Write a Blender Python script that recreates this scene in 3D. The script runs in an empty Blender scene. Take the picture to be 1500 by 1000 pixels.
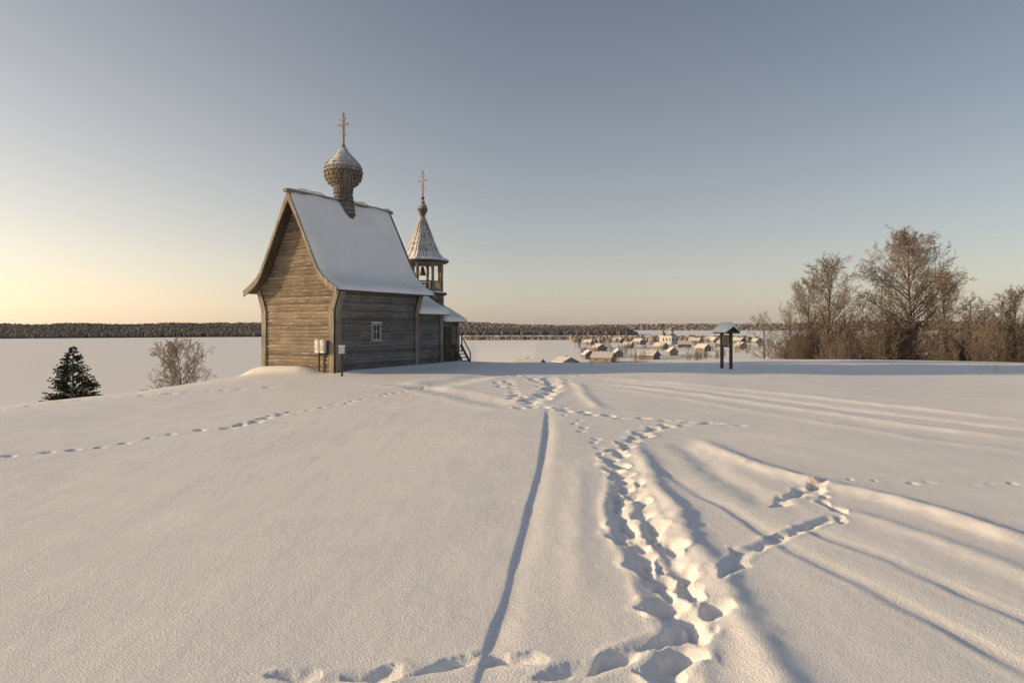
import bpy, math, random
import numpy as np
from mathutils import Vector, Matrix
random.seed(7); np.random.seed(7)
scene=bpy.context.scene
scene.view_settings.view_transform='Standard'
scene.view_settings.look='None'
scene.view_settings.exposure=0
EYE=1.8
# ------------------------------------------------------------------ materials
def newmat(name):
    m=bpy.data.materials.new(name); m.use_nodes=True
    nt=m.node_tree; b=nt.nodes['Principled BSDF']
    return m,nt,b
def N(nt,t,**kw):
    n=nt.nodes.new(t)
    for k,v in kw.items(): setattr(n,k,v)
    return n
def L(nt,a,b): nt.links.new(a,b)
def noise(nt,coord,scale,detail=4,rough=.55,vec=None):
    n=N(nt,'ShaderNodeTexNoise'); n.inputs['Scale'].default_value=scale
    n.inputs['Detail'].default_value=detail; n.inputs['Roughness'].default_value=rough
    if vec:
        m=N(nt,'ShaderNodeMapping'); m.inputs['Scale'].default_value=vec
        L(nt,coord,m.inputs['Vector']); coord=m.outputs[0]
    L(nt,coord,n.inputs['Vector']); return n
def ramp(nt,fac,stops):
    r=N(nt,'ShaderNodeValToRGB'); e=r.color_ramp.elements
    while len(e)<len(stops): e.new(.5)
    for i,(p,c) in enumerate(stops):
        e[i].position=p; e[i].color=(c[0],c[1],c[2],1) if hasattr(c,'__len__') else (c,c,c,1)
    L(nt,fac,r.inputs[0]); return r
def mixc(nt,fac,a,b,mode='MIX'):
    m=N(nt,'ShaderNodeMix',data_type='RGBA',blend_type=mode)
    if not isinstance(fac,(int,float)): L(nt,fac,m.inputs[0])
    else: m.inputs[0].default_value=fac
    for s,v in ((6,a),(7,b)):
        if isinstance(v,tuple): m.inputs[s].default_value=(*v,1)
        else: L(nt,v,m.inputs[s])
    return m.outputs[2]
def bump(nt,h,strength,dist,prev=None):
    b=N(nt,'ShaderNodeBump'); b.inputs['Strength'].default_value=strength; b.inputs['Distance'].default_value=dist
    L(nt,h,b.inputs['Height'])
    if prev: L(nt,prev.outputs[0],b.inputs['Normal'])
    return b
def snow_mat(name,ground=False):
    m,nt,b=newmat(name); tc=N(nt,'ShaderNodeTexCoord'); c=tc.outputs['Object']
    n1=noise(nt,c,1.3,4); 
    r=ramp(nt,n1.outputs[0],[(.3,(.88,.86,.86)),(.7,(.94,.925,.915))])
    L(nt,r.outputs[0],b.inputs['Base Color'])
    b.inputs['Roughness'].default_value=.6
    b.inputs['Specular IOR Level'].default_value=.3
    n2=noise(nt,c,11,4,.6); n3=noise(nt,c,70,3,.7); n4=noise(nt,c,2.2,3,.5,(1,.35,1))
    if ground:
        b3=bump(nt,n4.outputs[0],.4,.035)
        b1=bump(nt,n2.outputs[0],.4,.011,b3); b2=bump(nt,n3.outputs[0],.8,.008,b1)
        L(nt,b2.outputs[0],b.inputs['Normal'])
    else:
        b1=bump(nt,n2.outputs[0],.4,.02); L(nt,b1.outputs[0],b.inputs['Normal'])
    return m
M_SNOWG=snow_mat('snow_ground',True); M_SNOW=snow_mat('snow')
def wood_mat(name,dark,light,course=.15,frost=.35,vertical=False,ft=(.30,.46)):
    m,nt,b=newmat(name); tc=N(nt,'ShaderNodeTexCoord'); c=tc.outputs['Object']
    n1=noise(nt,c,1.0,6,.65,(14,14,.9) if vertical else (.9,.9,34))
    n2=noise(nt,c,1.1,3,.6)
    r=ramp(nt,n1.outputs[0],[(.3,dark),(.52,tuple((a+l)/2 for a,l in zip(dark,light))),(.72,light)])
    sep=N(nt,'ShaderNodeSeparateXYZ'); L(nt,c,sep.inputs[0])
    mm=N(nt,'ShaderNodeMath',operation='DIVIDE'); mm.inputs[1].default_value=course; L(nt,sep.outputs[2],mm.inputs[0])
    fl=N(nt,'ShaderNodeMath',operation='FLOOR'); L(nt,mm.outputs[0],fl.inputs[0])
    wn=N(nt,'ShaderNodeTexWhiteNoise',noise_dimensions='1D'); L(nt,fl.outputs[0],wn.inputs['W'])
    rr=ramp(nt,wn.outputs[0],[(0,.58),(1,1.2)])
    col=mixc(nt,0.0 if vertical else .8,r.outputs[0],rr.outputs[0],'MULTIPLY')
    r2=ramp(nt,n2.outputs[0],[(.3,.6),(.7,1.15)])
    col=mixc(nt,.8,col,r2.outputs[0],'MULTIPLY')
    g=N(nt,'ShaderNodeNewGeometry'); sg=N(nt,'ShaderNodeSeparateXYZ'); L(nt,g.outputs['Normal'],sg.inputs[0])
    n3=noise(nt,c,5,4,.7,(.6,.6,1.6))
    ad=N(nt,'ShaderNodeMath',operation='MULTIPLY'); L(nt,sg.outputs[2],ad.inputs[0]); L(nt,n3.outputs[0],ad.inputs[1])
    fr=ramp(nt,ad.outputs[0],[(ft[0],0.0),(ft[1],frost)])
    col=mixc(nt,fr.outputs[0],col,(.8,.8,.83))
    L(nt,col,b.inputs['Base Color']); b.inputs['Roughness'].default_value=.85
    b.inputs['Specular IOR Level'].default_value=.2
    bb=bump(nt,n1.outputs[0],.7,.018); L(nt,bb.outputs[0],b.inputs['Normal'])
    return m
M_LOG=wood_mat('weathered_boards',(.10,.074,.052),(.42,.33,.24),frost=.6,ft=(.26,.42))
M_LOGS=wood_mat('weathered_boards_grey',(.08,.074,.07),(.33,.31,.29),.17)
M_TRIM=wood_mat('trim_boards',(.16,.135,.11),(.38,.33,.27),vertical=True)
M_DARK=wood_mat('dark_wood',(.05,.04,.032),(.15,.12,.095),vertical=True)
M_SHING=wood_mat('aspen_shingles',(.07,.06,.05),(.27,.235,.195),vertical=True,frost=.6,ft=(.16,.40))
M_TENT=wood_mat('tent_roof_boards',(.20,.19,.185),(.50,.48,.47),vertical=True,frost=.9,ft=(.12,.24))
def plain(name,c,rough=.7,var=.25,scale=3,metal=0,trans=0):
    m,nt,b=newmat(name); tc=N(nt,'ShaderNodeTexCoord')
    n=noise(nt,tc.outputs['Object'],scale,4)
    r=ramp(nt,n.outputs[0],[(.3,tuple(x*(1-var) for x in c)),(.7,tuple(min(1,x*(1+var)) for x in c))])
    L(nt,r.outputs[0],b.inputs['Base Color']); b.inputs['Roughness'].default_value=rough
    b.inputs['Metallic'].default_value=metal; b.inputs['Specular IOR Level'].default_value=.2
    if trans:
        t=N(nt,'ShaderNodeBsdfTranslucent'); L(nt,r.outputs[0],t.inputs[0])
        mx=N(nt,'ShaderNodeMixShader'); mx.inputs[0].default_value=trans
        L(nt,b.outputs[0],mx.inputs[1]); L(nt,t.outputs[0],mx.inputs[2])
        L(nt,mx.outputs[0],nt.nodes['Material Output'].inputs[0])
    return m
M_WHITE=plain('white_paint',(.66,.65,.62),.5,.08)
M_FRAME=plain('old_window_paint',(.42,.41,.39),.6,.15,9)
M_GLASS=plain('window_glass',(.05,.06,.07),.1,.1)
M_BARK=plain('bark',(.12,.095,.075),.9,.3,2)
M_TWIG=plain('frosted_twigs',(.21,.165,.13),.9,.12,.4)
M_TWIGF=plain('hoarfrost_twigs',(.31,.265,.22),.9,.15,.8)
M_THICK=plain('thicket_twigs',(.19,.15,.12),.9,.2,.4)
M_SPR=plain('spruce_needles',(.05,.055,.038),.85,.4,3)
M_FARL=plain('far_forest_haze_tint',(.37,.325,.285),.95,.06,.03,trans=.45)  # aerial haze painted into the base colour, paler than the trees themselves
M_FARR=plain('forest',(.29,.265,.245),.95,.08,.03,trans=.45)  # peninsula trees: lightened base colour stands in for haze
M_FARH=plain('hill_forest_haze_tint',(.42,.39,.385),.95,.04,.01,trans=.45)  # farthest hills: haze is in the pale base colour, no volume
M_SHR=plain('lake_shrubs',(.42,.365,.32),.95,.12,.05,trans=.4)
M_GRASS=plain('dry_stalks',(.35,.25,.13),.9)
M_ROCKP=plain('info_panel',(.22,.18,.13),.6,.2,6)
M_VSNOW=plain('village_roof_snow',(.60,.59,.60),.8,.08,.3)
M_HB=[plain('house_wall_%d'%i,c,.85,.2,.5) for i,c in enumerate([(.22,.18,.15),(.26,.22,.18),(.19,.16,.14),(.29,.25,.20),(.25,.23,.21)])]
# ------------------------------------------------------------------ mesh builder
class MB:
    def __init__(s): s.v=[];s.f=[];s.m=[]
    def add(s,vs,fs,mi=0):
        o=len(s.v); s.v.extend([tuple(v) for v in vs])
        for f in fs: s.f.append(tuple(i+o for i in f)); s.m.append(mi)
    def box(s,c,size,mi=0,rot=None):
        hx,hy,hz=[k/2 for k in size]
        vs=[Vector((x,y,z)) for x in(-hx,hx) for y in(-hy,hy) for z in(-hz,hz)]
        if rot is not None: vs=[rot@v for v in vs]
        vs=[v+Vector(c) for v in vs]
        s.add(vs,[(0,1,3,2),(4,6,7,5),(0,4,5,1),(2,3,7,6),(0,2,6,4),(1,5,7,3)],mi)
    def beam(s,a,b,w,h,mi=0,up=(0,0,1)):
        a=Vector(a);b=Vector(b);d=(b-a);ln=d.length;d.normalize()
        u=Vector(up); x=d.cross(u); 
        if x.length<1e-4: x=Vector((1,0,0))
        x.normalize(); z=x.cross(d)
        R=Matrix((x,d,z)).transposed()
        s.box((a+b)/2,(w,ln,h),mi,R)
    def tube(s,pts,rs,n=6,mi=0):
        o=len(s.v); prev=None
        for i,p in enumerate(pts):
            p=Vector(p)
            d=(Vector(pts[min(i+1,len(pts)-1)])-Vector(pts[max(i-1,0)])).normalized()
            x=d.orthogonal().normalized() if prev is None else (prev-d*prev.dot(d)).normalized()
            prev=x; y=d.cross(x)
            for k in range(n):
                a=2*math.pi*k/n; s.v.append(tuple(p+(x*math.cos(a)+y*math.sin(a))*rs[i]))
        for i in range(len(pts)-1):
            for k in range(n):
                s.f.append((o+i*n+k,o+i*n+(k+1)%n,o+(i+1)*n+(k+1)%n,o+(i+1)*n+k)); s.m.append(mi)
    def lathe(s,c,prof,n=16,mi=0,rot0=0):
        o=len(s.v)
        for r,z in prof:
            for k in range(n):
                a=2*math.pi*k/n+rot0; s.v.append((c[0]+r*math.cos(a),c[1]+r*math.sin(a),c[2]+z))
        for i in range(len(prof)-1):
            for k in range(n):
                s.f.append((o+i*n+k,o+i*n+(k+1)%n,o+(i+1)*n+(k+1)%n,o+(i+1)*n+k)); s.m.append(mi)
    def grid(s,P,mi=0):
        nu=len(P);nv=len(P[0]);o=len(s.v)
        for row in P: s.v.extend([tuple(p) for p in row])
        for i in range(nu-1):
            for j in range(nv-1):
                s.f.append((o+i*nv+j,o+i*nv+j+1,o+(i+1)*nv+j+1,o+(i+1)*nv+j)); s.m.append(mi)
    def obj(s,name,mats,parent=None,smooth=False,loc=None):
        me=bpy.data.meshes.new(name); me.from_pydata(s.v,[],s.f)
        for m in mats: me.materials.append(m)
        me.polygons.foreach_set('material_index',s.m)
        if smooth: me.polygons.foreach_set('use_smooth',[True]*len(s.f))
        me.update()
        ob=bpy.data.objects.new(name,me); scene.collection.objects.link(ob)
        if parent: ob.parent=parent
        if loc: ob.location=loc
        return ob
def empty(name,loc=(0,0,0),rz=0,scale=1):
    e=bpy.data.objects.new(name,None); scene.collection.objects.link(e)
    e.location=loc; e.rotation_euler=(0,0,rz); e.scale=(scale,)*3; return e
# ------------------------------------------------------------------ terrain
def h2(i,j,s):
    v=np.sin(i*127.1+j*311.7+s*74.7)*43758.5453; return v-np.floor(v)
def vn(x,y,s=0):
    xi=np.floor(x);yi=np.floor(y);fx=x-xi;fy=y-yi
    fx=fx*fx*(3-2*fx);fy=fy*fy*(3-2*fy)
    a=h2(xi,yi,s);b=h2(xi+1,yi,s);c=h2(xi,yi+1,s);d=h2(xi+1,yi+1,s)
    return (a*(1-fx)+b*fx)*(1-fy)+(c*(1-fx)+d*fx)*fy-.5
def sstep(a,b,x):
    t=np.clip((x-a)/(b-a),0,1); return t*t*(3-2*t)
C0=(-8.47,27.0); TH=math.radians(30)
def height(x,y):
    x=np.asarray(x,float);y=np.asarray(y,float)
    r=np.hypot(x,y);az=np.degrees(np.arctan2(x,y))
    R=np.interp(az,[-180,-120,-90,-60,-37,-29,-22,-17,-8,0,10,20,37,60,120,180],[90,60,32,23,22,24.5,29.5,36,40,37,39,42,44,60,90,90])
    g=np.interp(az,[-180,-60,8,18,60,180],[.2,.28,.28,.12,.1,.1])
    B=np.interp(az,[-180,-130,-100,-3,2,20,30,100,180],[-7,-7,-12,-12,-10.4,-9.2,-7,-7,-7])
    B=B+(-12-B)*sstep(450,750,r)
    d=(r-R)/1.5; sp=np.where(d>30,d,np.log1p(np.exp(np.minimum(d,30))))*1.5
    z=B*(1-np.exp(-sp*g/-B))
    near=1-sstep(60,120,r)
    z=z+near*(vn(x/7,y/7,1)*.16+vn(x/2.6,y/2.6,2)*.045+vn(x/.9,y/.9,3)*.007)*sstep(0,4,r)
    dx=x-C0[0];dy=y-C0[1]
    t=dx*math.cos(TH)-dy*math.sin(TH); s=dx*math.sin(TH)+dy*math.cos(TH)
    z=z+.25*np.exp(-((s+.3)/.6)**2)*sstep(-3.0,-1.9,t)*(1-sstep(.4,1.9,t))
    z=z+.12*np.exp(-((t-2.3)/.5)**2)*sstep(-.5,1,s)*(1-sstep(8,9,s))
    return z
def hz(x,y): return float(height(x,y))
def G(px,py):
    y=EYE*1000/(py-478.); return ((px-750)/1000*y,y)
az=np.concatenate([np.arange(-50,50,.11),np.arange(50,310,2.5)])
rr=np.concatenate([np.linspace(.3,2.4,8),np.exp(np.arange(math.log(2.6),math.log(20),.0045)),np.exp(np.arange(math.log(20.1),math.log(60),.010)),np.exp(np.arange(math.log(61),math.log(4200),.05))])
A,RR=np.meshgrid(np.radians(az),rr)
X=(RR*np.sin(A)).ravel();Y=(RR*np.cos(A)).ravel();Z=height(X,Y)
idxnear=np.where((RR.ravel()<45)&(Y>1))[0]
xn=X[idxnear];yn=Y[idxnear];dz=np.zeros_like(xn);dp_=np.zeros_like(xn)
W1=vn(xn*8,yn*8,11)*.07+vn(xn*19,yn*19,13)*.025; W2=vn(xn*8,yn*8,12)*.07+vn(xn*19,yn*19,14)*.025
W3=np.clip(.4+1.6*vn(xn*5,yn*5,5),0,2)
def box_sel(x0,x1,y0,y1): return np.where((xn>x0)&(xn<x1)&(yn>y0)&(yn<y1))[0]
def imprint(cx,cy,ang,ln=.17,wd=.085,depth=.12,rim=.3):
    k=box_sel(cx-.6,cx+.6,cy-.6,cy+.6)
    if len(k)==0:return
    dx=xn[k]-cx+W1[k];dy=yn[k]-cy+W2[k]
    u=dx*math.sin(ang)+dy*math.cos(ang); v=dx*math.cos(ang)-dy*math.sin(ang)
    v=v*(1+.5*np.clip(-u/ln,-.6,.6))
    q=np.sqrt((u/ln)**2+(v/wd)**2)
    tgt=-depth*(1-.3*np.clip(u/ln,-1,1))*np.exp(-q**2.4)
    a=dp_[k]; dp_[k]=np.minimum(a,tgt)-.25*np.minimum(-a,-tgt)
    rimh[k]=np.maximum(rimh[k],rim*depth*np.exp(-((q-1.8)/.5)**2)*W3[k])
rimh=np.zeros_like(xn)
def groove(pts,w,depth,rimr=.0,vary=.3,asym=0,ends=(.18,.12)):
    P=[np.array(p) for p in pts]
    xs=[p[0] for p in P];ys=[p[1] for p in P];mg=w*4+.3+asym*3
    k=box_sel(min(xs)-mg,max(xs)+mg,min(ys)-mg,max(ys)+mg)
    if len(k)==0:return
    x=xn[k];y=yn[k];best=np.full(len(k),1e9);sd=np.zeros(len(k))
    x=x+vn(x*1.2,y*1.2,21)*w*.6+vn(x*7,y*7,22)*w*.35
    for a,b in zip(P[:-1],P[1:]):
        d=b-a;l=np.dot(d,d);t=np.clip(((x-a[0])*d[0]+(y-a[1])*d[1])/l,0,1)
        dd=np.hypot(x-a[0]-t*d[0],y-a[1]-t*d[1]); m_=dd<best
        best=np.where(m_,dd,best); sd=np.where(m_,x-a[0]-t*d[0],sd)
    f=np.clip(1+vary*2*vn(xn[k]*.8,yn[k]*.8,31)+vary*vn(xn[k]*3,yn[k]*3,32),0,2)
    tot=sum(np.hypot(*(b-a)) for a,b in zip(P[:-1],P[1:]))
    e0=np.hypot(xn[k]-P[0][0],yn[k]-P[0][1]); f=f*sstep(0,ends[0]*tot,e0)
    e1=np.hypot(xn[k]-P[-1][0],yn[k]-P[-1][1]); f=f*sstep(0,ends[1]*tot,e1)
    ww=np.where(sd>0,asym,w) if asym else w
    dz[k]-=depth*f*np.exp(-(best/ww)**2)
    if rimr: dz[k]+=depth*rimr*np.exp(-((best-1.9*w)/(w*.6))**2)*f
def resample(pts,step):
    out=[];acc=0
    for a,b in zip(pts[:-1],pts[1:]):
        d=math.hypot(b[0]-a[0],b[1]-a[1]);ang=math.atan2(b[0]-a[0],b[1]-a[1]);t=acc
        while t<d:
            out.append((a[0]+(b[0]-a[0])*t/d,a[1]+(b[1]-a[1])*t/d,ang)); t+=step*random.uniform(.7,1.35)
        acc=t-d
    return out
def walk(pp,step=.36,lat=.08,ln=.16,wd=.085,depth=.13,jit=.035,rim=.3):
    pts=[G(*p) for p in pp]
    for i,(x,y,a) in enumerate(resample(pts,step)):
        sgn=1 if i%2 else -1
        l=lat*sgn+random.gauss(0,jit)
        imprint(x+math.cos(a)*l,y-math.sin(a)*l+random.gauss(0,jit),a+random.gauss(0,.25),ln*random.uniform(.7,1.25),wd*random.uniform(.75,1.2),depth*random.uniform(.5,1.2),rim)
g=lambda L_:[G(*p) for p in L_]
groove(g([(802,600),(797,650),(790,690),(776,740),(768,775),(752,830),(742,880),(722,930),(712,965),(700,1010),(680,1140)]),.022,.023,0,vary=.35,asym=.12)
groove(g([(925,645),(965,715),(1010,790),(1060,860),(1110,950),(1160,1040),(1200,1160)]),.13,-.040,0,vary=.2)
groove(g([(1015,640),(1100,680),(1190,705),(1300,730),(1400,758),(1600,825)]),.17,-.045,0,vary=.25)
groove(g([(1210,740),(1360,790),(1600,880)]),.14,-.016,0)
groove(g([(990,645),(1080,712),(1140,750)]),.16,.024,.1)
groove(g([(960,682),(1030,728),(1060,742),(1170,812),(1270,860),(1330,895),(1400,928),(1600,1040)]),.06,.013,.1,vary=.7,asym=.13)
groove(g([(1150,762),(1230,795),(1300,820),(1420,875),(1600,950)]),.06,.012,.1,vary=.7,asym=.13)
groove(g([(850,680),(850,780),(845,900)]),.12,-.010,0)
groove(g([(845,560),(865,590),(885,605)]),.16,-.025,0)
for off,dp in((0,-.04),(14,.03),(26,-.03),(44,-.015)):
    groove(g([(860,553+off*.25),(1020,566+off*.5),(1200,583+off*.75),(1350,598+off),(1600,624+off)]),.22,dp,0)
groove(g([(1040,553),(1250,556),(1600,563)]),.5,-.03)
groove(g([(600,575),(660,560),(720,548),(780,543)]),.5,.04,.3)
groove(g([(560,560),(640,572),(720,592),(770,600)]),.35,.035,.3)
mainL=[(1000,1060),(985,985),(1010,935),(985,895),(958,855),(932,800),(908,745),(912,700)]
mainR=[(1040,935),(1040,885),(1000,850),(965,795),(940,745),(925,705)]
groove(g(mainL),.08,.028,.3,ends=(.05,.1)); groove(g(mainR[1:]),.07,.018,.25)
walk(mainL,.22,.03,.12,.06,.072,rim=.2); walk(mainR,.36,.03,.12,.06,.062,rim=.2)
walk([(905,690),(900,678),(912,655),(945,635),(978,625)],.3,.05,.14,.08,.07,rim=.2)
walk([(978,625),(1030,620),(1085,624)],.26,.08,.12,.07,.045,.05,rim=.2)
walk([(980,618),(900,614),(850,607),(800,600)],.38,.08,.13,.08,.06,rim=.2)
groove(g([(760,602),(790,585),(812,568),(800,552)]),.2,.03,.3)
walk([(770,602),(790,585),(812,570),(790,555),(745,548)],.36,.12,.16,.11,.08,jit=.08,rim=.2)
walk([(810,570),(830,556),(860,548),(900,540)],.6,.12,.15,.10,.055,jit=.08,rim=.15)
walk([(735,560),(755,580),(765,596)],.6,.12,.17,.10,.065,jit=.08,rim=.15)
walk([(905,690),(870,650),(845,622),(825,600)],.5,.05,.06,.05,.04,rim=.1)
groove(g([(430,996),(520,990),(600,985),(680,975),(780,972)]),.045,.014,.2)
walk([(430,994),(520,990),(600,985),(680,975),(770,972)],.33,.015,.14,.045,.036,rim=.15)
groove(g([(830,995),(880,978),(950,945),(1005,925)]),.05,.016,.2)
walk([(830,992),(880,975),(950,945),(1000,925)],.3,.025,.14,.055,.045,rim=.15)
groove(g([(1062,842),(1090,812),(1130,797),(1175,777),(1222,758)]),.045,.018,.2,ends=(.05,.05))
walk([(1062,842),(1090,812),(1130,797),(1175,777),(1222,758),(1208,730),(1200,715)],.25,.02,.11,.04,.035,rim=.2)
walk([(1135,737),(1160,727),(1190,715),(1225,707)],.18,.02,.13,.06,.05,rim=.2)
walk([(1245,700),(1350,703),(1500,706)],.33,.02,.055,.04,.02,rim=.1)
walk([(-60,672),(0,665),(130,655),(200,643),(260,632),(350,625),(385,612),(440,603),(500,592),(600,572),(640,562)],.42,.03,.09,.055,.045,rim=.1)
walk([(340,626),(380,616),(420,604)],.2,.05,.11,.07,.05,rim=.15)
walk([(0,596),(130,583),(300,573),(420,566)],.6,.05,.13,.08,.05,rim=.1)
dz+=np.where(dp_<-.004,dp_+rimh*sstep(-.02,-.004,dp_),rimh)
fade=1-sstep(30,40,np.hypot(xn,yn)); dz*=fade
dz+=sstep(.015,.04,-dp_)*vn(xn*20,yn*20,40)*.014+sstep(.003,.01,rimh)*vn(xn*16,yn*16,41)*.012
Z[idxnear]+=dz
nr,na=len(rr),len(az)
V=np.stack([X,Y,Z],1); V=np.vstack([V,[[0,0,float(Z[:na].mean())]]])
i,j=np.meshgrid(np.arange(nr-1),np.arange(na),indexing='ij');i=i.ravel();j=j.ravel();j2=(j+1)%na
Q=np.stack([i*na+j,i*na+j2,(i+1)*na+j2,(i+1)*na+j],1)[:,::-1]
jj=np.arange(na);T=np.stack([np.full(na,nr*na),(jj+1)%na,jj],1)
loops=np.concatenate([Q.ravel(),T.ravel()]).astype(np.int32)
starts=np.concatenate([np.arange(len(Q))*4,len(Q)*4+np.arange(na)*3]).astype(np.int32)
me=bpy.data.meshes.new('snow_ground'); me.vertices.add(len(V)); me.vertices.foreach_set('co',V.astype(np.float32).ravel())
me.loops.add(len(loops)); me.loops.foreach_set('vertex_index',loops)
me.polygons.add(len(starts)); me.polygons.foreach_set('loop_start',starts)
me.polygons.foreach_set('use_smooth',np.ones(len(starts),bool))
me.update(calc_edges=True); me.validate(); me.materials.append(M_SNOWG)
gob=bpy.data.objects.new('snow_ground',me); scene.collection.objects.link(gob)
# ------------------------------------------------------------------ chapel
CS=.97
chapel=empty('wooden_chapel',(C0[0],C0[1],0.04),-TH,CS)
def interp(x,xs,ys): return float(np.interp(x,xs,ys))
RP=[(0,7.22),(.5,6.25),(1.0,5.26),(1.4,4.47),(1.68,3.98),(1.95,3.69),(2.3,3.46),(2.66,3.26)]
def roof_t(z):
    zs=[p[1] for p in RP][::-1]; ts=[p[0] for p in RP][::-1]
    return interp(z,zs,ts)
def half_w(z):
    if z<2.6: return 2.05
    if z<3.2: return 2.05+.22*((z-2.6)/.6)**1.5
    return min(2.27,max(0.0,roof_t(z+.06)-.04))
def logwall(course,z0,z1,bul,fn,nu=26):
    P=[];z=z0
    while z<z1:
        sag=random.uniform(-.02,.02)
        for q in (0,.06,.25,.5,.75,.94):
            zz=z+q*course
            if zz>z1: break
            o=bul*(math.sqrt(max(0,1-(2*q-1)**2)))
            P.append([fn(zz,k/nu,o+sag*.5+random.uniform(-.007,.007)) for k in range(nu+1)])
        z+=course
    return P
mb=MB()
mb.grid(logwall(.15,-.6,7.1,.045,lambda z,u,o:(-half_w(z)+2*half_w(z)*u,-o,z)))
mb.grid(logwall(.15,-.6,7.1,.045,lambda z,u,o:(half_w(z)-2*half_w(z)*u,5.2+o,z)))
mb.obj('gable_walls',[M_LOG],chapel)
mb=MB()
mb.grid(logwall(.17,-.6,3.3,.05,lambda z,u,o:(half_w(z)+o,5.2*u,z)))
mb.grid(logwall(.17,-.6,3.3,.05,lambda z,u,o:(-half_w(z)-o,5.2*(1-u),z)))
mb.obj('side_walls',[M_LOGS],chapel)
mb=MB()
for sx in(-1,1):
    for s0,sg in((0,-1),(5.2,1)):
        mb.box((sx*(2.05-.11),s0+sg*.07,.95),(.26,.05,3.1))
        mb.beam((sx*1.95,s0+sg*.07,2.49),(sx*2.25,s0+sg*.07,3.3),.05,.24,up=(1,0,0))
        mb.box((sx*2.13,s0-sg*.11,.95),(.05,.26,3.1))
        mb.beam((sx*2.13,s0-sg*.11,2.49),(sx*2.38,s0-sg*.11,3.2),.26,.05,up=(1,0,0))
mb.obj('corner_boards',[M_TRIM],chapel)
def roofpoly(RPl,s0,s1,th,nu=1):
    m=MB()
    for sx in(-1,1):
        P=[[(sx*t,s,z) for t,z in RPl] for s in(s0,s1)]
        Pb=[[(sx*t,s,z-th) for t,z in RPl] for s in(s0,s1)]
        m.grid(P);m.grid(Pb)
        for k in(0,1): m.grid([P[k],Pb[k]])
        m.grid([[P[0][-1],P[1][-1]],[Pb[0][-1],Pb[1][-1]]])
    return m
roofpoly(RP,-.5,5.65,.07).obj('roof_boards',[M_DARK],chapel)
def snowroof(RPl,s0,s1,thick,name,par,ns=46,mat=None,seed=3):
    m=MB(); ts=[p[0] for p in RPl];zs=[p[1] for p in RPl]
    T0=ts[-1]; n=26
    full=[-T0+2*T0*k/(2*n) for k in range(2*n+1)]
    top=[];bot=[]
    for a in range(ns+1):
        s=s0+(s1-s0)*a/ns; rowt=[];rowb=[]
        es=min(1,min(a,ns-a)/2.0)
        for t in full:
            z=interp(abs(t),ts,zs)
            et=min(1,(T0-abs(t))/.14)
            e=math.sqrt(max(0,1-(1-et)**2))*math.sqrt(max(0,1-(1-es)**2))
            nz=float(vn(np.array(t*1.6+seed),np.array(s*1.1),seed))
            nz2=float(vn(np.array(t*5+seed),np.array(s*5),seed+1))
            dz_=interp(abs(t)-.03,ts,zs)-interp(abs(t)+.03,ts,zs); sl=math.hypot(dz_/.06,1)
            th=thick*e*(1+.7*nz+.15*nz2)
            over=.04*(1-et) if et<1 else 0
            nx=(dz_/.06)/sl; nzv=1/sl
            if abs(t)<.12: nx*=abs(t)/.12; nzv=1
            sgn=1 if t>=0 else -1
            wob=.06*float(vn(np.array(s*3.1),np.array(sgn*4.0),seed+4)) if et<1 else 0
            rowt.append((t+sgn*(nx*th+over+wob),s,z+.004+nzv*th-(.03 if et<.3 else 0)))
            rowb.append((t,s,z+.004))
        top.append(rowt);bot.append(rowb)
    m.grid(top)
    m.grid([top[0],bot[0]]);m.grid([top[-1],bot[-1]])
    m.grid([[r[0] for r in top],[r[0] for r in bot]]);m.grid([[r[-1] for r in top],[r[-1] for r in bot]])
    return m.obj(name,[mat or M_SNOW],par,smooth=True)
snowroof(RP,-.47,5.63,.13,'roof_snow',chapel)
mb=MB()
for sy in(-.54,5.69):
    for sx in(-1,1):
        for (a,za),(b,zb) in zip(RP[:-1],RP[1:]):
            vs=[(sx*a,sy,za+.06),(sx*b,sy,zb+.06),(sx*b,sy,zb-.20),(sx*a,sy,za-.20-(.15 if a==0 else 0))]
            vs+=[(x,y+.06,z) for x,y,z in vs]
            mb.add(vs,[(0,1,2,3),(4,7,6,5),(0,4,5,1),(3,2,6,7),(0,3,7,4),(1,5,6,2)])
mb.box((0,2.58,7.26),(.22,6.5,.14))
mb.obj('barge_boards',[M_TRIM],chapel)
mb=MB(); 
P=[]
for a in range(40):
    s=-.66+6.45*a/39; e=min(1,min(a,39-a)/2)
    hh=(.10+.05*math.sin(s*2.3)+.03*math.sin(s*7))*math.sqrt(e)
    P.append([(.15*math.cos(q*math.pi/6)*(.7+.3*e),s,7.325+hh*math.sin(q*math.pi/6)) for q in range(7)])
mb.grid(P); mb.obj('ridge_snow',[M_SNOW],chapel,smooth=True)
mb=MB()
wy,wz=2.3,1.58
mb.box((2.12,wy,wz),(.04,.44,.56),1)
for dy in(-.25,.25): mb.box((2.14,wy+dy,wz),(.09,.06,.70))
for dzz in(-.32,.32): mb.box((2.14,wy,wz+dzz),(.088,.44,.06))
mb.box((2.15,wy,wz),(.03,.03,.58));mb.box((2.152,wy,wz+.02),(.03,.438,.025))
mb.box((2.17,wy,wz-.375),(.16,.62,.04)); mb.box((2.17,wy,wz+.37),(.16,.64,.035),2)
mb.box((2.17,wy,wz+.405),(.14,.60,.035),3)
mb.obj('window',[M_FRAME,M_GLASS,M_TRIM,M_SNOW],chapel)
mb=MB(); 
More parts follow.
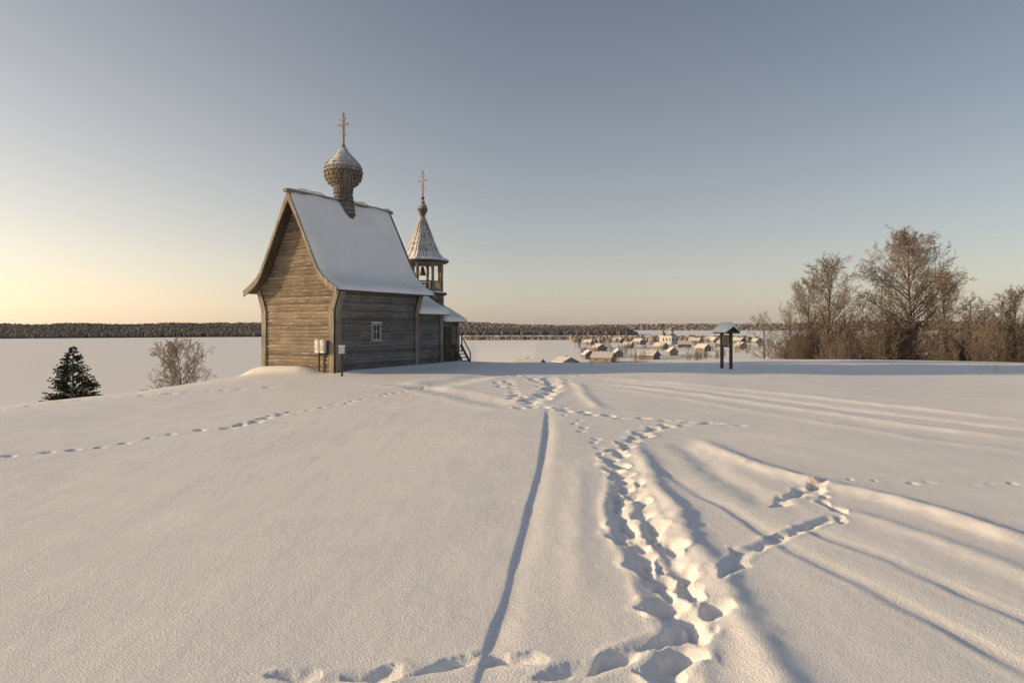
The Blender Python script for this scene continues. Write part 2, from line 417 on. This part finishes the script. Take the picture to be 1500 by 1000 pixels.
def box_walls(m,x0,x1,y0,y1,zt,course=.17,bul=.05):
    m.grid(logwall(course,-.8,zt,bul,lambda z,u,o:(x1+o,y0+(y1-y0)*u,z),8))
    m.grid(logwall(course,-.8,zt,bul,lambda z,u,o:(x0-o,y1+(y0-y1)*u,z),8))
    m.grid(logwall(course,-.8,zt,bul,lambda z,u,o:(x0+(x1-x0)*u,y0-o,z),8))
    m.grid(logwall(course,-.8,zt,bul,lambda z,u,o:(x1+(x0-x1)*u,y1+o,z),8))
box_walls(mb,-1.75,1.75,5.3,7.5,2.4)
mb.box((1.83,7.42,.9),(.05,.24,3.0),1);mb.box((1.83,5.5,.9),(.05,.2,3.0),1)
box_walls(mb,-1.5,1.5,7.6,9.3,2.1)
mb.box((1.58,9.2,.8),(.05,.2,2.7),1); mb.box((1.585,8.3,.95),(.05,.6,1.7),2)
mb.obj('refectory_walls',[M_LOGS,M_TRIM,M_DARK],chapel)
R2=[(0,3.75),(1.0,3.1),(1.6,2.72),(2.1,2.42)]
R3=[(0,3.0),(1.0,2.55),(1.9,2.08)]
roofpoly(R2,5.26,7.75,.06).obj('refectory_roof',[M_DARK],chapel)
snowroof(R2,5.28,7.73,.2,'refectory_roof_snow',chapel,18,seed=8)
roofpoly(R3,7.55,9.6,.06).obj('porch_roof',[M_DARK],chapel)
snowroof(R3,7.57,9.58,.16,'porch_roof_snow',chapel,18,seed=12)
mb=MB()
for k in range(5):
    mb.box((1.66+.10*k,9.1,.75-.17*k),(.2,.6,.04))
mb.beam((1.6,9.42,.9),(2.2,9.42,-.1),.04,.12); mb.beam((1.6,8.78,.9),(2.2,8.78,-.1),.04,.12)
mb.beam((1.6,9.42,1.4),(2.2,9.42,.45),.035,.05); mb.box((2.18,9.42,.1),(.05,.05,.8)); mb.box((1.66,9.42,1.0),(.05,.05,1.0))
mb.obj('porch_stair',[M_LOGS],chapel)
def onion(m,c,prof,rows,R0tile,mi=0):
    zs=[p[1] for p in prof]; cum=[0]
    for a,b in zip(prof[:-1],prof[1:]): cum.append(cum[-1]+math.hypot(b[0]-a[0],b[1]-a[1]))
    tot=cum[-1]
    def at(l): return interp(l,cum,[p[0] for p in prof]),interp(l,cum,zs)
    for i in range(rows):
        l0=tot*(i)/rows; l1=min(tot,l0+tot/rows*1.7)
        ra,za=at(l0);rb,zb=at(l1);rm,zm=at((l0*.72+l1*.28))
        n=max(5,int(2*math.pi*max(ra,rb)/R0tile))
        for k in range(n):
            a=2*math.pi*(k+.5*(i%2))/n; w=math.pi/n*.90
            def P(r,z,aa,o): return (c[0]+(r+o)*math.cos(aa),c[1]+(r+o)*math.sin(aa),c[2]+z)
            o=.065*R0tile/.16+random.uniform(0,.025)
            vs=[P(ra,za,a,o),P(rm,zm,a-w,o*.85),P(rb,zb,a-w,0),P(rb,zb,a+w,0),P(rm,zm,a+w,o*.85)]
            m.add(vs,[(0,4,3,2,1)],mi)
def cross(m,c,h,w,th,mi=0):
    x,y,z=c
    m.box((x,y,z+h/2),(th,th,h),mi)
    m.box((x,y,z+h*.68),(w,th*.9,th),mi)
    m.box((x,y,z+h*.84),(w*.5,th*.88,th*.9),mi)
    m.box((x,y,z+h*.40),(w*.6,th*.86,th*.9),mi,Matrix.Rotation(math.radians(22),3,'Y'))
    for sx in(-1,1): m.lathe((x+sx*w/2,y,z+h*.68-.035),[(.0,0),(.035,.012),(.045,.035),(.035,.06),(0,.07)],6,mi)
    m.lathe((x,y,z+h),[(.045,0),(.05,.03),(.03,.06),(0,.07)],6,mi)
cc=(0,2.6,.16)
mb=MB()
drum=[(.50,5.9),(.48,6.6),(.40,7.1),(.36,7.45),(.36,7.7),(.42,7.8)]
prof=[(.38,7.78),(.57,7.90),(.71,8.10),(.775,8.35),(.755,8.58),(.67,8.78),(.50,8.98),(.33,9.14),(.19,9.30),(.10,9.46),(.06,9.62)]
mb.lathe(cc,[(r-.03,z) for r,z in prof],24); mb.lathe(cc,[(r-.03,z) for r,z in drum],20)
onion(mb,cc,drum,10,.16); onion(mb,cc,prof,12,.2)
mb.lathe(cc,[(.42,7.74),(.45,7.78),(.42,7.83)],20)
mb.obj('onion_dome',[M_SHING],chapel)
mb=MB(); rows=[]
for i,(r,z) in enumerate(prof[4:-1]):
    row=[]
    for k in range(73):
        a=2*math.pi*(k%72)/72
        off=.030+.06*float(vn(np.array(math.cos(a)*3+9),np.array(math.sin(a)*3+z*3),7))+(-.03 if i==0 else .012*i if i<4 else .035)
        rr_=r+off; row.append((cc[0]+rr_*math.cos(a),cc[1]+rr_*math.sin(a),cc[2]+z+.01))
    rows.append(row)
mb.grid(rows); mb.obj('dome_snow',[plain('frosty_snow',(.60,.60,.62),.8,.12,6)],chapel,smooth=True)
mb=MB(); cross(mb,(0,cc[1],9.55+cc[2]),1.45,.54,.075)
mb.lathe((0,cc[1],9.5+cc[2]),[(.05,0),(.09,.06),(.09,.12),(.05,.18)],10)
mb.obj('dome_cross',[M_TRIM],chapel)
tc=(-.12,8.45,0.02)
mb=MB()
r0=math.pi/8
def octring(r,z): return [(tc[0]+r*math.cos(2*math.pi*k/8+r0),tc[1]+r*math.sin(2*math.pi*k/8+r0),z) for k in range(9)]
P=[];z=-.8
while z<3.3:
    for q in(0,.06,.25,.5,.75,.94): P.append(octring(1.08+.05*math.sqrt(max(0,1-(2*q-1)**2)),z+q*.17))
    z+=.17
mb.grid(P)
mb.lathe(tc,[(1.08,3.36),(1.28,3.40),(1.28,3.50),(0,3.5)],8,1,r0)
mb.obj('tower_log_walls',[M_LOGS,M_DARK],chapel)
mb=MB()
mb.lathe(tc,[(1.26,3.504),(1.26,3.55),(1.05,3.57),(0,3.57)],8,0,r0); mb.obj('belfry_floor_snow',[M_SNOW],chapel)
mb=MB()
pv=[Vector(p) for p in octring(1.0,0)]
for k in range(8):
    a=pv[k];b=pv[k+1]
    mb.lathe((a.x,a.y,0),[(.085,3.5),(.085,4.15),(.065,4.2),(.09,4.3),(.065,4.4),(.085,4.45),(.085,5.14)],8,0)
    for hh in(4.1,3.68): mb.beam((a.x,a.y,hh),(b.x,b.y,hh),.06,.07)
    for q in range(1,7):
        p=a.lerp(b,q/7); mb.box((p.x,p.y,3.87),(.035,.035,.42))
    mb.beam((a.x,a.y,5.06),(b.x,b.y,5.06),.12,.14)
mb.lathe((tc[0],tc[1],4.45),[(.0,.45),(.05,.44),(.09,.36),(.12,.2),(.16,.06),(.2,0),(.17,0)],14,1)
mb.beam((-.9+tc[0],tc[1],4.98),(.9+tc[0],tc[1],4.98),.08,.1)
mb.obj('belfry',[M_TRIM,M_DARK],chapel)
mb=MB(); 
TR=[(1.36,5.13),(1.12,5.30),(.88,5.60),(.60,6.25),(.34,6.9),(.15,7.4)]
mb.lathe(tc,[(1.34,5.08),(0,5.08)],8,1,r0); mb.lathe(tc,[(1.40,5.12),(1.36,5.06)],8,1,r0)
for k in range(8):
    a0=2*math.pi*k/8+r0
    for q in range(5):
        off=.022*(q%2)
        for (ra,za),(rb,zb) in zip(TR[:-1],TR[1:]):
            def pt(r,z,u):
                A_=Vector((math.cos(a0),math.sin(a0)));B_=Vector((math.cos(a0+math.pi/4),math.sin(a0+math.pi/4)))
                p=A_.lerp(B_,u)*(r+off); return (tc[0]+p.x,tc[1]+p.y,tc[2]+z+off*.4)
            u0,u1=q/5+.012,(q+1)/5-.012
            mb.add([pt(ra,za,u0),pt(ra,za,u1),pt(rb,zb,u1),pt(rb,zb,u0)],[(0,1,2,3)],0)
mb.lathe(tc,[(r-.02,z-.01) for r,z in TR],8,1,r0)
mb.obj('tent_roof',[M_TENT,M_DARK],chapel)
mb=MB()
for k in range(8):
    a0=2*math.pi*k/8+r0
    P=[]
    for (r,z,t_) in((1.39,5.14,.02),(1.34,5.17,.05),(1.22,5.25,.03),(1.12,5.31,-.03)):
        row=[]
        for q in range(13):
            A_=Vector((math.cos(a0),math.sin(a0)));B_=Vector((math.cos(a0+math.pi/4),math.sin(a0+math.pi/4)))
            p=A_.lerp(B_,q/12)*(r+.02); row.append((tc[0]+p.x,tc[1]+p.y,tc[2]+z+t_*(.4+1.0*random.random())))
        P.append(row)
    mb.grid(P)
mb.obj('tent_roof_snow',[M_SNOW],chapel,smooth=True)
mb=MB()
tc2=(tc[0],tc[1],.12)
mb.lathe(tc2,[(.13,7.2),(.12,7.42),(.17,7.44),(.17,7.5),(.12,7.52)],10)
p2=[(.12,7.5),(.19,7.58),(.23,7.70),(.21,7.82),(.14,7.94),(.08,8.06),(.045,8.22)]
mb.lathe(tc2,[(r-.01,z) for r,z in p2],14); onion(mb,tc2,p2,7,.09)
mb.lathe(tc2,[(.05,8.2),(.10,8.28),(.10,8.33),(.04,8.42)],10)
mb.obj('tower_cupola',[M_SHING],chapel)
mb=MB(); cross(mb,(tc[0],tc[1],8.37),1.4,.5,.065); mb.obj('tower_cross',[M_TRIM],chapel)
mt=empty('electric_meter_box',(C0[0],C0[1],0),-TH)
mb=MB()
for x in(1.30,1.58):
    mb.box((x,-.2,1.0),(.2,.14,.42)); mb.lathe((x,-.2,1.21),[(.12,0),(.1,.05),(.05,.09),(0,.1)],10,2)
    mb.box((x,-.275,1.02),(.14,.012,.3),1)
    mb.box((x,-.14,.4),(.05,.05,.9),3)
mb.box((1.44,-.11,1.0),(.6,.05,.5),3)
mb.obj('box_housing',[M_WHITE,plain('meter_face',(.5,.5,.48)),M_SNOW,M_DARK],mt)
x,y=G(504,550); 
mp=MB(); zb=hz(x,y)
mp.box((0,0,.5),(.06,.06,1.2)); mp.box((0,-.05,.95),(.2,.1,.26),1); mp.box((0,-.05,1.1),(.24,.14,.04),2)
mp.obj('utility_post',[M_DARK,M_WHITE,M_SNOW],None,loc=(x,y-.3,zb))
# ------------------------------------------------------------------ info sign
x,y=G(1064,541); sg=empty('information_sign',(x,y,hz(x,y)),math.radians(-66))
mb=MB()
for sx in(-.27,.27): mb.box((sx,0,.7),(.10,.10,1.9))
mb.box((0,-.02,1.2),(.43,.05,.42),1); mb.box((0,0,.93),(.43,.07,.06)); mb.box((0,0,1.5),(.7,.08,.08))
for sy in(-1,1):
    R=Matrix.Rotation(sy*math.radians(-33),3,'X')
    mb.box((0,sy*.17,1.61),(.8,.46,.035),0,R)
for sx in(-.33,.33): mb.beam((sx,-.24,1.54),(sx,.24,1.54),.05,.06)
mb.obj('posts_and_roof',[M_DARK,M_ROCKP],sg)
mb=MB();P=[]
for a in range(13):
    s=-.43+.86*a/12;e=math.sqrt(max(0,1-(abs(a-6)/6)**6)); row=[]
    for k in range(15):
        t=-.40+.80*k/14; row.append((s,t,1.75-abs(t)*.63+.02+.17*e*math.sqrt(max(0,1-(abs(t)/.40)**4))))
    P.append(row)
mb.grid(P); mb.obj('sign_roof_snow',[M_SNOW],sg,smooth=True)
# ------------------------------------------------------------------ trees
def grow_tree(m,h,seed,spread=.8,L1=24,dens=1.0,start=.18,mintw=.011,base_r=None,lean=0,maxlv=4):
    rnd=random.Random(seed)
    base_r=base_r or h*.014
    def perp(d): 
        x=d.orthogonal().normalized(); return Matrix.Rotation(rnd.uniform(0,2*math.pi),3,d)@x
    def branch(p,d,ln,r,lv):
        ns={0:9,1:7,2:4,3:3,4:2}[lv]; pts=[p.copy()];rs=[r];sl=ln/ns
        for i in range(ns):
            wob={0:.05,1:.15,2:.2,3:.26,4:.3}[lv]
            d=(d+perp(d)*rnd.uniform(0,wob)*1.2+Vector((0,0,{0:.02,1:.06,2:.02}.get(lv,0)))).normalized()
            p=p+d*sl; pts.append(p.copy()); rs.append(max(mintw*.8,r*(1-(i+1)/ns*(.9 if lv else .85))))
        m.tube(pts,rs,{0:8,1:5,2:4}.get(lv,3),0 if lv<2 else 1)
        if lv>=maxlv: return
        nch={0:L1,1:int(11*dens),2:int(8*dens),3:int(4*dens)}[lv]
        for c in range(nch):
            f=(start+(1-start)*((c+rnd.random())/nch)) if lv==0 else (.15+.85*(c+rnd.random())/nch)
            f=min(.99,f); k=min(ns-1,int(f*ns)); q=f*ns-k
            pp=pts[k].lerp(pts[k+1],q); dd=(pts[k+1]-pts[k]).normalized()
            ang={0:rnd.uniform(.75,1.1)*(1.1-.4*f),1:rnd.uniform(.5,1.0),2:rnd.uniform(.5,1.1),3:rnd.uniform(.4,1)}[lv]
            nd=(dd*math.cos(ang)+perp(dd)*math.sin(ang)).normalized()
            rp=rs[k]
            if lv==0: 
                e=(f-start)/(1-start)
                l=h*spread*.5*interp(e,[0,.3,.6,.85,1],[.75,1,.92,.62,.25])*rnd.uniform(.85,1.08)
            else: l=ln*rnd.uniform(.32,.56)*(1-.45*f)
            branch(pp,nd,l,max(mintw,min(rp*.5,l*.017)),lv+1)
    branch(Vector((0,0,-.3)),Vector((lean,0,1)).normalized(),h*.97,base_r,0)
def tree_mesh(name,h,seed,mats,**kw):
    m=MB(); grow_tree(m,h,seed,**kw)
    me=bpy.data.meshes.new(name); me.from_pydata(m.v,[],m.f)
    for q in mats: me.materials.append(q)
    me.polygons.foreach_set('material_index',m.m); me.update(); return me
def place(name,me,x,y,rz=0,sc=1,parent=None,sz=None):
    o=bpy.data.objects.new(name,me); scene.collection.objects.link(o)
    o.location=(x,y,hz(x,y)-.05); o.rotation_euler=(0,0,rz); o.scale=(sc,sc,sz or sc)
    if parent: o.parent=parent
    return o
def at(px,d): return ((px-750)/1000*d,d)
def ztop(py,d): return EYE+(478-py)/1000*d
def place_top(name,me,mh,px,py,d,rz,wide=1):
    x,y=at(px,d); zt=ztop(py,d); s=(zt-hz(x,y))/mh
    return place(name,me,x,y,rz,s*wide,sz=s)
big=tree_mesh('bare_tree_a',10,3,[M_BARK,M_TWIG],L1=66,spread=.80,dens=1.0,start=.14,mintw=.0085)
med=tree_mesh('bare_tree_b',10,11,[M_BARK,M_TWIG],L1=40,spread=.72,dens=.92,start=.2,mintw=.0095)
thin=tree_mesh('bare_tree_c',8,21,[M_BARK,M_TWIG],L1=24,spread=.6,dens=.76,start=.12,mintw=.009)
place_top('bare_tree',big,10,1340,343,54,0,1.08)
place_top('bare_tree',med,10,1212,380,56,1,1.1)
place_top('bare_tree',med,10,1182,408,60,2.6,.9)
place_top('bare_tree',thin,8,1160,440,55,.4,1.1)
place_top('bare_tree',thin,8,1120,455,52,2.0,1.4)
place_top('bare_tree',thin,8,1262,425,58,3.0)
place_top('bare_tree',thin,8,1240,430,60,1.3)
place_top('bare_tree',med,10,1385,400,64,4.0)
place_top('bare_tree',thin,8,1440,436,60,5.0,1.3)
place_top('bare_tree',med,10,1484,424,58,.9,1.1)
place_top('bare_tree',thin,8,1295,415,62,1.7,1.2)
place_top('bare_tree',thin,8,1420,432,57,2.7,1.2)
place_top('bare_tree',thin,8,1462,440,56,3.7,1.2)
place_top('bare_tree',big,10,1580,400,62,1.7)
fr=tree_mesh('frosted_tree',4,31,[M_BARK,M_TWIGF],L1=44,spread=.95,dens=.85,start=.04,mintw=.008)
place_top('frosted_tree',fr,4,268,496,40,.5,.95)
sh=[]
for k in range(3):
    m=MB()
    for q in range(10):
        mm=MB(); rnd=random.Random(50+k*10+q)
        grow_tree(mm,rnd.uniform(2.4,4.0),90+k*10+q,L1=15,spread=.42,dens=.6,start=.1,mintw=.007,base_r=.022,lean=rnd.uniform(-.15,.15),maxlv=3)
        ox,oy=rnd.uniform(-1.2,1.2),rnd.uniform(-1,1)
        m.add([(v[0]+ox,v[1]+oy,v[2]) for v in mm.v],mm.f,0)
    me=bpy.data.meshes.new('shrub'); me.from_pydata(m.v,[],m.f); me.materials.append(M_THICK); me.update(); sh.append(me)
th=empty('shrub_thicket')
rnd=random.Random(5)
for k in range(125):
    px=rnd.uniform(1150,1640); d=rnd.uniform(46,74)
    if px<1190: d=rnd.uniform(52,60)
    x,y=at(px,d); top=ztop(rnd.uniform(442,492)+(14 if px<1200 else 0),d)
    s=max(.5,min(1.7,(top-hz(x,y))/4.0)); place('shrub',rnd.choice(sh),x,y,rnd.uniform(0,6.28),s,th)
def spruce(name,x,y,h,w,seed=1):
    rnd=random.Random(seed); m=MB(); m.tube([(0,0,-.3),(0,0,h*.5),(0,0,h)],[h*.022,h*.014,.01],6,1)
    nbr=1300
    for i in range(nbr):
        f=1-math.sqrt(rnd.random()) if i>60 else rnd.uniform(.75,1)
        z=h*(.01+.97*f); R=(w*(1-f)**.85+.05)*rnd.uniform(.55,1.12)
        a=rnd.uniform(0,6.28); ca,sa=math.cos(a),math.sin(a); dr=-.30+.6*f+rnd.uniform(-.12,.12)
        segs=max(3,int(R/.13)); mi0=2 if rnd.random()<.12 else 0
        for q in range(segs):
            t0=(q+1)/segs; r=R*t0; zz=z+dr*r+.10*t0*t0*R+rnd.uniform(-.02,.02)
            if t0<.35: continue
            for sd in(-1,1):
                ww=rnd.uniform(.09,.17); ta=a+sd*rnd.uniform(.3,1.0)
                tip=(r*ca+ww*math.cos(ta),r*sa+ww*math.sin(ta),zz-rnd.uniform(.0,.10))
                mi=2 if (mi0 and rnd.random()<.7) else 0
                m.add([(r*ca-sa*.03,r*sa+ca*.03,zz+.02),tip,(r*ca+sa*.03,r*sa-ca*.03,zz-.03)],[(0,1,2)],mi)
                m.add([(r*ca,r*sa,zz+.035),tip,(r*ca-ca*.05,r*sa-sa*.05,zz-.05)],[(0,1,2)],0)
    m.obj(name,[M_SPR,M_BARK,M_SNOW],None,loc=(x,y,hz(x,y)))
x,y=at(107,38); spruce('spruce_tree',x,y,ztop(505,38)-hz(x,y),2.25,2)
# ------------------------------------------------------------------ distant forests
def forest(name,az0,az1,r0,r1,n,th_,mat,hill=0,seed=1,prof=None,conif=.6,wid=1.0):
    rnd=random.Random(seed); m=MB()
    if hill:
        P=[];na_=60
        for q,fz in((0,-1.5),(.3,.55),(.6,1),(1.0,.8),(1.3,-.5)):
            row=[]
            for k in range(na_+1):
                f=k/na_;a=math.radians(az0+(az1-az0)*f);r=r0+(r1-r0)*q
                e=prof(f) if prof else 1
                row.append((r*math.sin(a),r*math.cos(a),-12+hill*fz*e if fz>0 else -13))
            P.append(row)
        m.grid(P[::-1])
    for k in range(n):
        f=rnd.random();q=rnd.random();a=math.radians(az0+(az1-az0)*f);r=r0+(r1-r0)*q
        e=prof(f) if prof else 1
        z=-12+(hill*e*interp(q,[0,.3,.6,1],[0,.55,1,.8]) if hill else 0)
        h=th_*rnd.uniform(.6,1.15)*(.5+.5*e); w=h*rnd.uniform(.18,.30)*wid; x=r*math.sin(a);y=r*math.cos(a)
        if rnd.random()<conif: pr=[(w,-.5),(w*.9,h*.25),(w*.45,h*.65),(0.05,h)]
        else: pr=[(w*.5,-.5),(w*1.3,h*.4),(w*1.2,h*.65),(w*.6,h*.86),(.05,h*.9)]
        m.lathe((x,y,z),pr,6,0,rnd.random())
    return m.obj(name,[mat],smooth=True)
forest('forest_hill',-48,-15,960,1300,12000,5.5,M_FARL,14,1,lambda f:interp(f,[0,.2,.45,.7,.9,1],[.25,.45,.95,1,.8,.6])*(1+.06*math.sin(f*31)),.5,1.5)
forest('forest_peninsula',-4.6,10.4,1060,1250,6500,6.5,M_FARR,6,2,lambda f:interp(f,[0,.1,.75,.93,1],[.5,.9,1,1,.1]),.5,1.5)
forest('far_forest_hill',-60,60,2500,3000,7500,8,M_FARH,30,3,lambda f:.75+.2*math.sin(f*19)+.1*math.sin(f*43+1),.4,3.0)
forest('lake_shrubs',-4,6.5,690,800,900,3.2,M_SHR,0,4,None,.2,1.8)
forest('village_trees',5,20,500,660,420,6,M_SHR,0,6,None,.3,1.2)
# ------------------------------------------------------------------ village
def house(name,px,d,w,l,hw,hr,rz,wall):
    x,y=at(px,d); m=MB()
    m.box((0,0,hw/2-.5),(w,l,hw+1),0)
    for sy in(-1,1): m.add([(-w/2,sy*l/2,hw),(w/2,sy*l/2,hw),(0,sy*l/2,hw+hr)],[(0,1,2)],0)
    ex=.3
    def slab(z0,th,mi,grow=0):
        for sx in(-1,1):
            a=(0,hw+hr+z0);b=(sx*(w/2+ex+grow),hw-ex*hr/(w/2)+z0)
            yy=l/2+.3+grow
            vs=[(a[0],-yy,a[1]),(b[0],-yy,b[1]),(b[0],yy,b[1]),(a[0],yy,a[1])]
            vs+=[(v[0],v[1],v[2]+th) for v in vs]
            m.add(vs,[(0,1,2,3),(4,7,6,5),(0,4,5,1),(1,5,6,2),(2,6,7,3)],mi)
    slab(0,.1,1); slab(.11,.2,2,.03)
    nw=max(2,int(w/2.3))
    for q in range(nw):
        xx=-w/2+w*(q+.5)/nw
        for sy in(-1,1):
            m.box((xx,sy*(l/2+.03),hw*.55),(.6,.08,.8),4); m.box((xx,sy*(l/2+.06),hw*.55),(.42,.08,.6),3)
    nl=max(2,int(l/2.5))
    for q in range(nl):
        yy=-l/2+l*(q+.5)/nl
        for sx in(-1,1):
            m.box((sx*(w/2+.03),yy,hw*.55),(.08,.6,.8),4); m.box((sx*(w/2+.06),yy,hw*.55),(.08,.42,.6),3)
    m.box((w*.14,l*.15,hw+hr*.9),(.5,.5,1.2),5); m.box((w*.14,l*.15,hw+hr*.9+.68),(.55,.55,.15),2)
    ob=m.obj(name,[M_HB[wall],M_DARK,M_VSNOW,M_GLASS,M_FRAME,M_HB[4]]); ob.location=(x,y,hz(x,y)); ob.rotation_euler=(0,0,rz)
rnd=random.Random(77)
H=[(776,186,9,11,2.6,2.2,1.2),(828,198,8,9,2.4,2.0,.5),(862,250,6,7,2.4,2.3,.3),(884,225,9,10,2.4,2.4,1.0),(905,262,6,8,2.3,2.2,.2),
(950,240,7,9,2.2,2.2,.7),(985,270,6,8,2.3,2.3,.2),(878,330,8,9,2.4,2.4,.4),(920,365,7,9,2.6,2.4,1.1),
(968,345,7,9,2.4,2.6,.6),(1003,370,8,11,2.6,2.6,1.2),(1030,310,6,8,2.3,2.4,.3),(1058,375,8,9,2.6,2.6,.9),(1085,330,6,8,2.4,2.4,.3),
(936,440,9,11,2.8,2.8,.5),(1018,460,8,11,2.8,2.8,1.2),(1046,480,7,9,2.8,2.8,.1),(1082,450,9,10,2.8,2.8,.7),(905,510,8,9,2.8,2.8,.9),(955,520,8,11,2.8,2.8,.2),
(1012,550,8,10,2.8,2.8,1.3),(1040,570,9,10,2.8,2.8,.5),(1072,560,8,10,2.8,2.8,.9),(862,450,7,9,2.3,2.4,1.0),(1108,440,7,9,2.5,2.5,.2)]
for k,(px,d,w,l,hw,hr,rz) in enumerate(H):
    s_=rnd.uniform(.5,.68); house('village_house',px,d,w*s_,l*s_*rnd.uniform(.9,1.3),hw*.68,hr*.62,rz+rnd.uniform(-.2,.2),k%5)
x,y=at(982,440); m=MB()
m.box((0,0,2.5),(6,9,6),0); m.lathe((0,-1,5.4),[(3.2,0),(2.6,.9),(1.6,1.3)],12,1); m.lathe((0,-1,6.4),[(1.4,0),(1.4,2.2)],12,0)
m.lathe((0,-1,8.5),[(1.4,0),(1.9,.7),(1.7,1.5),(.9,2.3),(.25,3),(.05,3.6)],12,1); cross(m,(0,-1,12),1.8,.9,.15,2)
m.box((0,7,2.6),(3,4,6),0); m.lathe((0,7,5.6),[(2.2,0),(1.0,2),(.1,4.5)],4,1,math.pi/4)
for yy in(-3,0,3): m.box((-3.03,yy,3),(.1,.9,2),3); m.box((3.03,yy,3),(.1,.9,2),3)
for xx in(-1.5,1.5): m.box((xx,-4.53,3),(.9,.1,2),3)
ob=m.obj('village_church',[M_FRAME,M_HB[4],M_TRIM,M_GLASS]); ob.location=(x,y,hz(x,y)); ob.rotation_euler=(0,0,.5)
vt=empty('village_shrubs'); rnd=random.Random(9)
for k in range(110):
    px=rnd.uniform(840,1150);d=rnd.uniform(215,540); x,y=at(px,d); place('shrub',rnd.choice(sh),x,y,rnd.uniform(0,6),rnd.uniform(.5,1.3),vt)
m=MB()
for a,b in(((800,210),(950,200)),((900,260),(1060,230)),((850,340),(1000,360))):
    A_=at(*a);B_=at(*b);n=50
    for k in range(n):
        x=A_[0]+(B_[0]-A_[0])*k/n;y=A_[1]+(B_[1]-A_[1])*k/n; m.box((x,y,hz(x,y)+.5),(.12,.12,1.3))
    for hh in(.5,.9):
        for k in range(0,n,5):
            x=A_[0]+(B_[0]-A_[0])*k/n;y=A_[1]+(B_[1]-A_[1])*k/n;x2=A_[0]+(B_[0]-A_[0])*(k+5)/n;y2=A_[1]+(B_[1]-A_[1])*(k+5)/n
            m.beam((x,y,hz(x,y)+hh),(x2,y2,hz(x2,y2)+hh),.06,.1)
m.obj('village_fence',[M_DARK])
def stalks(name,px,py,n,h,sp):
    x0,y0=G(px,py);m=MB()
    for k in range(n):
        x=random.gauss(0,sp);y=random.gauss(0,sp);a=random.uniform(0,6.28);l=h*random.uniform(.5,1.1);b=random.uniform(.2,.7)*l
        m.tube([(x,y,-.05),(x+b*.3*math.cos(a),y+b*.3*math.sin(a),l*.6),(x+b*math.cos(a),y+b*math.sin(a),l)],[.0025,.002,.0012],4)
    m.obj(name,[M_GRASS],None,loc=(x0,y0,hz(x0,y0)))
stalks('dry_grass',1188,712,9,.18,.05)
stalks('dry_grass',1468,543,30,.4,.45)
stalks('dry_grass',1445,541,14,.3,.3)
# ------------------------------------------------------------------ light and sky
EL=math.radians(12.5); SA=math.radians(-89)
S=Vector((math.sin(SA)*math.cos(EL),math.cos(SA)*math.cos(EL),math.sin(EL)))
sun=bpy.data.lights.new('sun','SUN'); sun.energy=4.8; sun.angle=math.radians(1.5); sun.color=(1,.72,.40)
so=bpy.data.objects.new('sun',sun); scene.collection.objects.link(so); so.rotation_euler=S.to_track_quat('Z','Y').to_euler(); so.location=(-30,0,30)
w=bpy.data.worlds.new('World'); scene.world=w; w.use_nodes=True; nt=w.node_tree
bg=nt.nodes['Background']; sky=nt.nodes.new('ShaderNodeTexSky'); sky.sky_type='NISHITA'; sky.sun_disc=False
sky.sun_elevation=EL; sky.sun_rotation=SA; sky.altitude=100; sky.air_density=1.0; sky.dust_density=1.3; sky.ozone_density=1.3
hs=nt.nodes.new('ShaderNodeHueSaturation'); hs.inputs['Saturation'].default_value=.82; L(nt,sky.outputs[0],hs.inputs['Color'])
# horizon haze: world-direction falloff with elevation, warmer towards the sun
tcw=N(nt,'ShaderNodeTexCoord'); nrm=N(nt,'ShaderNodeVectorMath',operation='NORMALIZE'); L(nt,tcw.outputs['Generated'],nrm.inputs[0])
sp=N(nt,'ShaderNodeSeparateXYZ'); L(nt,nrm.outputs[0],sp.inputs[0])
def M(op,a,b=None,clamp=False):
    n=N(nt,'ShaderNodeMath',operation=op,use_clamp=clamp)
    for i_,v in enumerate((a,b)):
        if v is None: continue
        if isinstance(v,(int,float)): n.inputs[i_].default_value=v
        else: L(nt,v,n.inputs[i_])
    return n.outputs[0]
zc=M('MAXIMUM',sp.outputs[2],0.0)
dt=N(nt,'ShaderNodeVectorMath',operation='DOT_PRODUCT'); L(nt,nrm.outputs[0],dt.inputs[0]); dt.inputs[1].default_value=(math.sin(SA),math.cos(SA),0)
f=M('POWER',M('MAXIMUM',dt.outputs['Value'],0.0),1.4)
def ex(k): return M('EXPONENT',M('MULTIPLY',zc,-k))
def scale(col,fac):
    n=N(nt,'ShaderNodeVectorMath',operation='SCALE'); n.inputs[0].default_value=col; L(nt,fac,n.inputs['Scale']); return n.outputs[0]
def addv(a,b):
    n=N(nt,'ShaderNodeVectorMath',operation='ADD'); L(nt,a,n.inputs[0]); L(nt,b,n.inputs[1]); return n.outputs[0]
tot=addv(hs.outputs[0],scale((3.2,2.6,2.4),ex(4.0)))
tot=addv(tot,scale((3.9,3.2,2.1),M('MULTIPLY',f,ex(2.0))))
tot=addv(tot,scale((4.2,2.2,.5),M('MULTIPLY',f,ex(6))))
L(nt,tot,bg.inputs[0]); bg.inputs[1].default_value=.10
# ------------------------------------------------------------------ camera
cam=bpy.data.cameras.new('camera'); co=bpy.data.objects.new('camera',cam); scene.collection.objects.link(co)
co.location=(0,0,EYE); co.rotation_euler=(math.radians(90),0,0); cam.sensor_width=36; cam.lens=24; cam.shift_y=-22/1500
cam.clip_end=9000; cam.clip_start=.1; scene.camera=co
print('verts',len(V))
